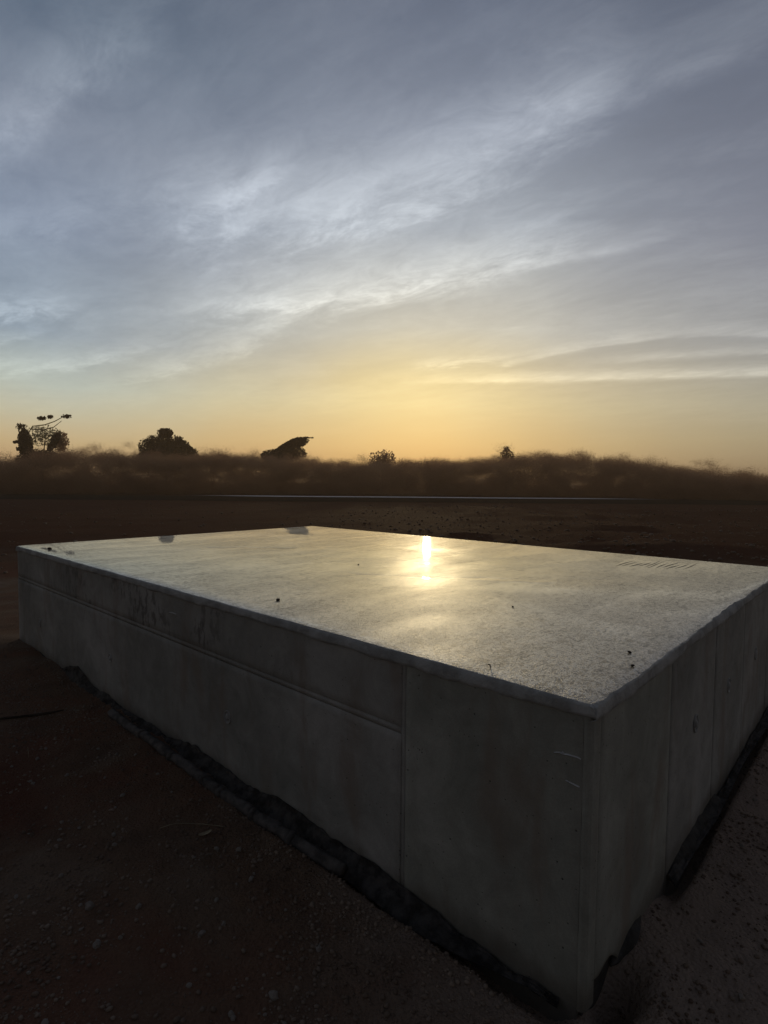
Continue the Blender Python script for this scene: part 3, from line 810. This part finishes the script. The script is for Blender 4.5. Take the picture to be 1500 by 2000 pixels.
def stone(x, y, r, label, group=None, me=None, z=None, rz=None, elong=1.25):
    o = bpy.data.objects.new('stone', me or random.choice(stone_meshes)); COL.objects.link(o)
    zz_ = float(ground_h(x, y)) + r * 0.28 if z is None else z
    o.location = (x, y, zz_); o.scale = (r * elong, r, r); o.rotation_euler = (random.uniform(-.3, .3), random.uniform(-.3, .3), random.uniform(0, 6.28) if rz is None else rz)
    tag(o, label, 'stone', group)
    return o
# pixel-independent places, measured on the ground plane
stone(-1.088, 2.016, 0.016, 'pale grey stone lying alone low at the left, above a smaller rounder one')
stone(-0.971, 1.844, 0.014, 'small round pale stone low at the left, nearest the camera of the pale ones')
stone(-0.62, 2.36, 0.011, 'pale stone halfway between the pipe and the lower left corner')
stone(0.62, 1.52, 0.012, 'pale flat stone beside the foot of the near slab corner')
stone(-0.33, 1.66, 0.013, 'roundish pale stone on the soil in the lower middle')
placed = [(-1.088, 2.016), (-0.971, 1.844), (-0.62, 2.36), (0.62, 1.52), (-0.33, 1.66)]
tries = 0
while len(placed) < 75 and tries < 6000:
    tries += 1
    x = random.uniform(-2.6, 2.4); y = random.uniform(1.5, 3.4)
    u_, v_ = uv(x, y)
    if (v_ > -0.17 and u_ > -0.17) or abs(x) / y > 0.74: continue
    placed.append((x, y))
    stone(x, y, random.uniform(0.005, 0.0105), 'small pale stone lying among gravel on the dark soil', 'small pale stones scattered over the soil')

# grit on the slab top
tops = [((-3.129, 5.229), 0.017, 'dark stone on the wet slab top by its far left corner'),
        ((-0.577, 3.048), 0.0095, 'dark pebble on the wet slab top near the middle of the long left edge'),
        ((0.898, 1.985), 0.006, 'tiny dark pebble on the slab top closest to the near corner'),
        ((0.958, 2.145), 0.006, 'tiny dark pebble on the slab top just behind the one closest to the corner'),
        ((-0.199, 4.416), 0.006, 'small dark pebble alone in the middle of the slab top'),
        ((0.685, 2.932), 0.006, 'small dark pebble on the slab top at the centre right')]
for (p, r, lb) in tops: stone(p[0], p[1], r, lb, None, random.choice(me_dark), BH + r * 0.55, elong=1.4)
# stub of tie wire standing at the edge
stub = empty('tie_wire', (0.381, 1.955, BH - 0.004))
tag(stub, 'short dark stub of tie wire sticking up at the left edge of the slab top', 'wire')
lump_strip('shank', [(0, 0, 0), (0.001, 0, 0.006), (-0.001, 0.001, 0.013)], [0.0028, 0.0024, 0.0024], M_DSTONE, stub, 7, 0.2)
lump_strip('bent_tip', [(-0.001, 0.001, 0.0135), (-0.005, 0.001, 0.016), (-0.009, 0.001, 0.0155)], [0.0022, 0.0024, 0.0015], M_DSTONE, stub, 7, 0.2)

# ------------------------------------------------------------------ gravel (uncountable)
def scatter(n, fn, mat, name, label, rlo, rhi, seed):
    rg = np.random.default_rng(seed)
    P = fn(rg, n)
    n = len(P)
    t = (1 + 5 ** .5) / 2
    base = np.array([(-1, t, 0), (1, t, 0), (-1, -t, 0), (1, -t, 0), (0, -1, t), (0, 1, t), (0, -1, -t), (0, 1, -t), (t, 0, -1), (t, 0, 1), (-t, 0, -1), (-t, 0, 1)]) / math.hypot(1, t)
    fc = np.array([(0, 11, 5), (0, 5, 1), (0, 1, 7), (0, 7, 10), (0, 10, 11), (1, 5, 9), (5, 11, 4), (11, 10, 2), (10, 7, 6), (7, 1, 8), (3, 9, 4), (3, 4, 2), (3, 2, 6), (3, 6, 8), (3, 8, 9), (4, 9, 5), (2, 4, 11), (6, 2, 10), (8, 6, 7), (9, 8, 1)])
    r = rlo * (rhi / rlo) ** (rg.random(n) ** 2.2)
    a = rg.random(n) * 6.283; ca_, sa_ = np.cos(a), np.sin(a)
    V_ = base[None] * (1 + 0.28 * (rg.random((n, 12, 1)) - .5)) * r[:, None, None]
    V_[:, :, 0] *= (1 + 0.5 * rg.random(n))[:, None]; V_[:, :, 2] *= 0.7
    X = V_[:, :, 0] * ca_[:, None] - V_[:, :, 1] * sa_[:, None]; Y = V_[:, :, 0] * sa_[:, None] + V_[:, :, 1] * ca_[:, None]
    z0 = ground_h(P[:, 0], P[:, 1]) + r * 0.25
    co = np.stack([X + P[:, 0:1], Y + P[:, 1:2], V_[:, :, 2] + z0[:, None]], -1).reshape(-1, 3)
    f = (fc[None] + (np.arange(n) * 12)[:, None, None]).reshape(-1, 3)
    o = np_mesh(name, co, f, mat); tag(o, label, None, None, 'stuff'); return o
def near_pts(rg, n):
    # denser towards the camera; clustered by noise
    x = rg.uniform(-3.6, 3.6, n * 3); y = 1.35 + (rg.random(n * 3) ** 1.6) * 4.5
    u_, v_ = uv(x, y)
    k = ~((v_ > -0.012) & (u_ > -0.012)) & (np.abs(x) / y < 0.85)
    dens = fbm(x * 1.6, y * 1.6, 3, 200)
    k &= rg.random(n * 3) < (0.25 + 0.9 * sstep(dens, -0.35, 0.4))
    return np.stack([x[k], y[k]], -1)[:n]
scatter(30000, near_pts, M_GRAV, 'gravel', 'fine brown gravel strewn over the soil in front of the slab', 0.0018, 0.0095, 3)
def far_pts(rg, n):
    y = 9.5 + (rg.random(n) ** 1.3) * 31; x = rg.uniform(-0.85, 0.85, n) * y
    kk = (x > -2) | (rg.random(n) < 0.2); x = x[kk]; y = y[kk]
    u_, v_ = uv(x, y); k = ~((v_ > 0) & (v_ < BW) & (u_ > 0) & (u_ < BL)); return np.stack([x[k], y[k]], -1)
scatter(7000, far_pts, M_GRAV, 'soil_clods', 'clods of turned earth on the ground behind the slab', 0.012, 0.065, 4)

# straw and twigs
def stalk(name, pts, r, label, cat):
    o = lump_strip(name, pts, [r] * (len(pts) - 1) + [r * .4], M_STRAW, None, 6, 0.2)
    tag(o, label, cat); return o
g0 = lambda x, y: float(ground_h(x, y))
x0, y0 = -2.037, 3.152
stalk('straw', [(x0, y0, g0(x0, y0) - .01), (x0 + .002, y0, 0.03), (x0 - .001, y0, 0.065)], 0.0014, 'pale straw standing upright in the soil at the left', 'straw')
pts_ = []
for i in range(9):
    t = i / 8; x = -1.02 + 0.30 * t; y = 2.50 + 0.03 * math.sin(t * 3.1) + 0.02 * t; pts_.append((x, y, g0(x, y) + 0.006 + 0.004 * math.sin(t * 6)))
stalk('twig', pts_, 0.0016, 'thin curved twig lying on the soil left of the pipe', 'twig')
lf = bmesh.new(); ring = []
for i in range(12):
    a = 2 * math.pi * i / 12; ring.append(lf.verts.new((0.030 * math.cos(a), 0.010 * math.sin(a), 0.004 * math.cos(a) ** 2 + 0.002)))
c_ = lf.verts.new((0, 0, -0.001))
for i in range(12): lf.faces.new((ring[i], ring[(i + 1) % 12], c_))
lfo = bm_mesh('dry_leaf', lf, M_STRAW); lfo.location = (-0.80, 2.47, g0(-0.80, 2.47) + 0.010); lfo.rotation_euler = (0.1, -0.1, 0.5)
lfo.modifiers.new('solid', 'SOLIDIFY').thickness = 0.0015
tag(lfo, 'curled dry leaf on the soil beside the twig', 'leaf')
pts_ = []
for i in range(8):
    t = i / 7; x = -2.75 + 0.55 * t; y = 3.55 + 0.25 * t; pts_.append((x, y, g0(x, y) + 0.012))
stalk('stick', pts_, 0.008, 'dark stick lying on the soil near the far end of the pipe', 'stick').data.materials[0] = M_BARK

# ------------------------------------------------------------------ trees far off
def leaves(name, P, size, mat, parent=None, seed=0, fringe=None, tri=False):
    """P (n,3) centres; each leaf is one small quad, random orientation"""
    rg = np.random.default_rng(seed); n = len(P)
    a = rg.normal(size=(n, 3)); a /= np.linalg.norm(a, axis=1)[:, None]
    b_ = rg.normal(size=(n, 3)); b_ -= a * (a * b_).sum(1)[:, None]; b_ /= np.linalg.norm(b_, axis=1)[:, None]
    s = size * (0.45 + 0.8 * rg.random(n) ** 1.5)[:, None]
    if fringe is not None: s = s * fringe[:, None]
    co = np.stack([P + a * s, P + b_ * s * 0.6, P - a * s, P - b_ * s * 0.6], 1).reshape(-1, 3)
    f = np.arange(n * 4).reshape(-1, 4)
    if tri:
        co = co.reshape(n, 4, 3)[:, :3].reshape(-1, 3); f = np.arange(n * 3).reshape(-1, 3)
    return np_mesh(name, co, f, mat, parent)

# skyline profile: azimuth (deg) -> elevation (deg) of the wood's top
PA = np.array([-180, -60, -42, -36, -33.3, -32, -28, -20, -13, -8, -5.5, -3.5, -1.5, 2, 6, 10, 13, 15.2, 18, 20, 23, 26.5, 30, 34.3, 40, 55, 180])
PE = np.array([1.5, 1.9, 1.9, 1.75, 1.8, 2.65, 2.66, 2.8, 2.75, 2.5, 2.2, 2.15, 2.3, 2.45, 2.45, 2.6, 2.85, 2.95, 2.95, 2.85, 2.5, 2.0, 1.55, 0.95, 1.1, 1.4, 1.5])
def wood_pts(rg, n, az0, az1, d0, d1):
    az_ = np.radians(rg.uniform(az0, az1, n)); d = rg.uniform(d0, d1, n)
    e_ = np.interp(np.degrees(az_), PA, PE) + 0.10 * fbm(az_ * 40, d * 0.1, 3, 300)
    d_eff = d / np.cos(0)
    ztop = CAMZ + d_eff * np.tan(np.radians(e_)) - 0.80
    # density falls off softly towards the top
    q = rg.random(n)
    zb = np.abs((ztop - 0.25) * rg.random(n) ** 1.2 + 0.28 * rg.normal(size=n) * (0.3 + 0.7 * rg.random(n)))
    lg = ztop - 0.25 + 0.25 * np.log(np.clip(q, 1e-4, 1) / np.clip(1 - q, 1e-4, 1))
    z = np.where(rg.random(n) < 0.22, np.minimum(lg, ztop + 3.5), zb)
    x = d * np.sin(az_); y = d * np.cos(az_)
    k = (z > 0)
    return np.stack([x[k], y[k], z[k]], -1), (1.0 - 0.62 * sstep(z, ztop - 0.6, ztop + 0.3))[k]
P, FR = wood_pts(rng, 5600, -44, 44, 71, 92)
def leaf_cloud(rg, n, r, size):
    c = rg.normal(size=(n, 3)) * np.array([r, r, r * 0.62])
    a = rg.normal(size=(n, 3)); a /= np.linalg.norm(a, axis=1)[:, None]
    b_ = rg.normal(size=(n, 3)); b_ -= a * (a * b_).sum(1)[:, None]; b_ /= np.linalg.norm(b_, axis=1)[:, None]
    s_ = size * (0.5 + 0.8 * rg.random(n) ** 1.5)[:, None]
    return np.stack([c + a * s_, c + b_ * s_ * 0.7, c - a * s_], 1).reshape(-1, 3)
# one mesh: a cloud of 850 small leaves plus loose points that say where it grows; geometry nodes set the cloud on every point
NL = 850
cl = leaf_cloud(np.random.default_rng(77), NL, 0.55, 0.052)
me = bpy.data.meshes.new('far_wood'); allco = np.concatenate([cl, P]).astype(np.float32)
me.vertices.add(len(allco)); me.vertices.foreach_set('co', allco.ravel())
me.loops.add(NL * 3); me.loops.foreach_set('vertex_index', np.arange(NL * 3, dtype=np.int32))
me.polygons.add(NL); me.polygons.foreach_set('loop_start', np.arange(0, NL * 3, 3, dtype=np.int32))
me.update(calc_edges=True)
at_ = me.attributes.new('grows', 'FLOAT', 'POINT'); at_.data.foreach_set('value', np.concatenate([np.zeros(len(cl)), np.ones(len(P))]).astype(np.float32))
wood = link_mesh('far_wood', me, M_WOOD)
gn = bpy.data.node_groups.new('grow_wood', 'GeometryNodeTree')
gn.interface.new_socket('Geometry', in_out='INPUT', socket_type='NodeSocketGeometry')
gn.interface.new_socket('Geometry', in_out='OUTPUT', socket_type='NodeSocketGeometry')
gi = gn.nodes.new('NodeGroupInput'); go = gn.nodes.new('NodeGroupOutput')
na = gn.nodes.new('GeometryNodeInputNamedAttribute'); na.data_type = 'FLOAT'; na.inputs[0].default_value = 'grows'
cmpn = gn.nodes.new('FunctionNodeCompare'); cmpn.data_type = 'FLOAT'; cmpn.operation = 'GREATER_THAN'; cmpn.inputs[1].default_value = 0.5
gn.links.new(na.outputs[0], cmpn.inputs[0])
sg = gn.nodes.new('GeometryNodeSeparateGeometry'); sg.domain = 'POINT'
gn.links.new(gi.outputs[0], sg.inputs[0]); gn.links.new(cmpn.outputs[0], sg.inputs[1])
m2p = gn.nodes.new('GeometryNodeMeshToPoints'); gn.links.new(sg.outputs[0], m2p.inputs[0])
iop = gn.nodes.new('GeometryNodeInstanceOnPoints'); gn.links.new(m2p.outputs[0], iop.inputs['Points']); gn.links.new(sg.outputs[1], iop.inputs['Instance'])
rv = gn.nodes.new('FunctionNodeRandomValue'); rv.data_type = 'FLOAT_VECTOR'; rv.inputs[0].default_value = (-0.3, -0.3, 0); rv.inputs[1].default_value = (0.3, 0.3, 6.283)
gn.links.new(rv.outputs[0], iop.inputs['Rotation'])
rs2 = gn.nodes.new('FunctionNodeRandomValue'); rs2.data_type = 'FLOAT'; rs2.inputs[2].default_value = 0.75; rs2.inputs[3].default_value = 1.2; rs2.inputs['Seed'].default_value = 5
gn.links.new(rs2.outputs[1], iop.inputs['Scale'])
gn.links.new(iop.outputs[0], go.inputs[0])
wood.modifiers.new('grow', 'NODES').node_group = gn
tag(wood, 'low brown wood running along the horizon behind the road', None, None, 'stuff')

def pol(az_, d, z): return Vector((d * math.sin(R(az_)), d * math.cos(R(az_)), z))

def trunk(parent, base, top_z, r, lean=0.0, limbs=4, seed=0):
    rd = random.Random(seed)
    pts = [Vector((0, 0, -0.1))]; n = 6
    for i in range(1, n + 1):
        t = i / n; pts.append(Vector((lean * t * t + rd.uniform(-.08, .08), rd.uniform(-.08, .08), top_z * t)))
    lump_strip('trunk', pts, [r * (1 - 0.75 * i / n) for i in range(n + 1)], M_BARK, parent, 8, 0.15, seed)
    for k in range(limbs):
        t = rd.uniform(0.4, 0.85); i = int(t * n); p0 = pts[i]; a = rd.uniform(0, 6.28); ln = rd.uniform(0.8, 1.6)
        q = [p0 + Vector((math.cos(a) * ln * s, math.sin(a) * ln * s, ln * 0.6 * s ** 1.3)) for s in (0, .33, .66, 1)]
        lump_strip('limb', q, [r * .45, r * .35, r * .25, r * .1], M_BARK, parent, 6, 0.15, seed + k)

def far_tree(az_, d, height, label, crown_fn, n, mat, size=0.13, lean=0.0, name='tree', seed=0, tr=0.16, cat='tree'):
    p = pol(az_, d, 0)
    t = empty(name, p, -R(az_)); t.scale = (d / 69.7,) * 3; tag(t, label, cat)
    trunk(t, p, height * 0.8, tr, lean, 4, seed)
    rg = np.random.default_rng(seed)
    if crown_fn is not None:
        Q = crown_fn(rg, n); leaves('crown', Q, size, mat, t, seed)
    return t

def ell(rg, n, c, r, shear=0.0, clump=0.35, rim_=1.0):
    """points in an uneven ellipsoid; shear tilts the top sideways"""
    q = rg.normal(size=(n, 3)); q /= np.linalg.norm(q, axis=1)[:, None]
    rad = rg.random(n) ** (1 / 2.4)
    lump = 1 + clump * fbm(q[:, 0] * 2.2 + c[0], q[:, 2] * 2.2 + q[:, 1] * 1.3, 3, 500 + int(abs(c[2]) * 10)) 
    p = q * (rad * lump)[:, None] * np.array(r)
    p[:, 0] += shear * p[:, 2]
    # clumps: drop leaves in noise gaps near the skin
    gap = fbm(p[:, 0] * 1.4, p[:, 2] * 1.4 + p[:, 1], 3, 510)
    k = ~((gap < -0.25) & (rad > 0.72))
    return (p + np.array(c))[k]

# dome shaped tree (az -20.5, crown from 283 to 380 px wide)
def dome(rg, n):
    a = ell(rg, n, (0, 0, 4.6), (3.0, 2.4, 2.15), 0.0, 0.12); b_ = ell(rg, n // 12, (-0.1, 0, 6.85), (0.9, 0.8, 0.55), 0.0, 0.2)
    c_ = ell(rg, n // 5, (1.6, 0, 4.6), (1.9, 1.6, 1.4), -0.35, 0.2)
    return np.concatenate([a, b_, c_])
far_tree(-21.2, 84, 6.5, 'dark dome shaped tree with a small knob on top rising above the wood', dome, 16000, M_LEAF, 0.14, seed=31)
# leaning wedge tree
def wedge(rg, n):
    a = ell(rg, n, (0.5, 0, 5.75), (2.25, 1.1, 0.62), 0.0, 0.15)
    # tilt: rises to the right, tapers to the left
    x = a[:, 0]; t = np.clip((x + 1.8) / 4.6, 0, 1)
    a[:, 2] = 5.55 + (a[:, 2] - 5.75) * (0.45 + 1.0 * t) + 0.42 * (x + 0.2) * (1 - 0.12 * x)
    s = np.concatenate([ell(rg, n // 3, (-1.3, 0, 4.6), (1.9, 1.2, 0.75), 0.3, 0.2), ell(rg, n // 3, (0.6, 0, 4.75), (1.9, 1.1, 0.9), 0.2, 0.2)])
    tip = np.stack([rg.uniform(2.2, 3.3, 120), rg.uniform(-.1, .1, 120), 6.75 + rg.normal(size=120) * .04], -1)
    return np.concatenate([a, s, tip])
far_tree(-9.9, 84, 6.3, 'dark tree with a wedge crown swept up to a point on its right side', wedge, 11000, M_LEAFW, 0.12, lean=0.8, seed=32)
far_tree(-0.2, 84, 5.0, 'low soft brown tree bulging from the wood near the middle of the horizon',
         lambda rg, n: ell(rg, n, (0, 0, 4.0), (1.6, 1.3, 1.35), 0.0, 0.4), 1500, M_WOOD, 0.15, seed=33)
def knob(rg, n):
    return np.concatenate([ell(rg, n, (0, 0, 4.55), (0.95, 0.7, 0.9), 0.0, 0.5), ell(rg, n // 6, (0.0, 0, 5.5), (0.35, 0.3, 0.4), 0.0, 0.2)])
far_tree(12.2, 84, 5.6, 'small dark tufted tree sticking up from the wood right of centre', knob, 900, M_LEAFW, 0.13, seed=34)

# leftmost tree: dark left flank, pale top, leaf sprays on arching twigs
p = pol(-31.3, 81, 0)
t1 = empty('tree', p, R(31.3)); t1.scale = (0.93, 1.1, 1.17); tag(t1, 'tall tree standing leftmost on the horizon with a pale crown and drooping leafy twigs', 'tree')
trunk(t1, p, 5.6, 0.2, 0.3, 5, 41)
rg = np.random.default_rng(41)
a1 = ell(rg, 9000, (-1.75, 0.2, 4.9), (0.85, 1.0, 1.9), -0.15, 0.3)
leaves('dark_crown', np.concatenate([a1, ell(rg, 5000, (-0.2, 0.6, 3.6), (2.6, 1.0, 0.9), 0, 0.3)]), 0.12, M_LEAF, t1, 42)
pc = ell(rg, 1100, (0.2, 0.1, 6.0), (2.2, 0.9, 1.15), 0.25, 0.15)
leaves('pale_crown', pc, 0.15, M_PALE, t1, 43)
dk = ell(rg, 3500, (1.35, -0.7, 5.35), (0.55, 0.4, 1.0), 0.55, 0.15)
leaves('dark_crown', dk, 0.12, M_LEAF, t1, 44)
leaves('soft_crown', ell(rg, 1500, (2.2, 0.2, 5.4), (0.9, 0.7, 1.2), 0, 0.3), 0.13, M_WOOD, t1, 45)
tw = [(-1.9, 0, 5.6), (-1.0, -.2, 6.9), (0.4, -.5, 7.1), (1.5, -.5, 7.5), (2.4, -.5, 8.0), (2.9, -.4, 8.15)]
lump_strip('twig', tw, [.07, .06, .06, .05, .04, .02], M_PALE, t1, 6, 0.2)
tw = [(-1.2, 0, 6.6), (0.2, -.6, 6.55), (1.4, -.6, 6.9), (2.3, -.5, 7.6)]
lump_strip('twig', tw, [.05, .06, .05, .03], M_LEAF, t1, 6, 0.2)
for k, (cx, cz, rx, rz_) in enumerate(((-2.35, 6.75, .75, .35), (-0.05, 7.75, .7, .22), (0.95, 7.95, .4, .16), (2.8, 8.1, .75, .25), (-2.9, 5.2, .4, .15), (-2.6, 4.5, .35, .15))):
    leaves('leaf_spray', ell(rg, 260, (cx, -.5, cz), (rx, .2, rz_), 0.5, 0.3), 0.13, M_LEAFW, t1, 50 + k)

# ------------------------------------------------------------------ dusty evening air
bm = bmesh.new(); bmesh.ops.create_cube(bm, size=1)
for v in bm.verts:
    v.co = Vector((v.co.x * 2200, 400 + v.co.y * 2700, 5.5 + v.co.z * 21))
hm = bpy.data.materials.new('dusty_air'); hm.use_nodes = True; hm.node_tree.nodes.clear(); hn = NT(hm.node_tree)
pv = hn.node('ShaderNodeVolumePrincipled'); pv.inputs['Color'].default_value = (0.94, 0.70, 0.48, 1)
pv.inputs['Density'].default_value = 0.0017; pv.inputs['Anisotropy'].default_value = 0.35
ho = hn.node('ShaderNodeOutputMaterial'); hn.link(pv.outputs[0], ho.inputs['Volume'])
hz = bm_mesh('haze', bm, hm); tag(hz, 'thin dusty evening air over the site', None, None, 'stuff')
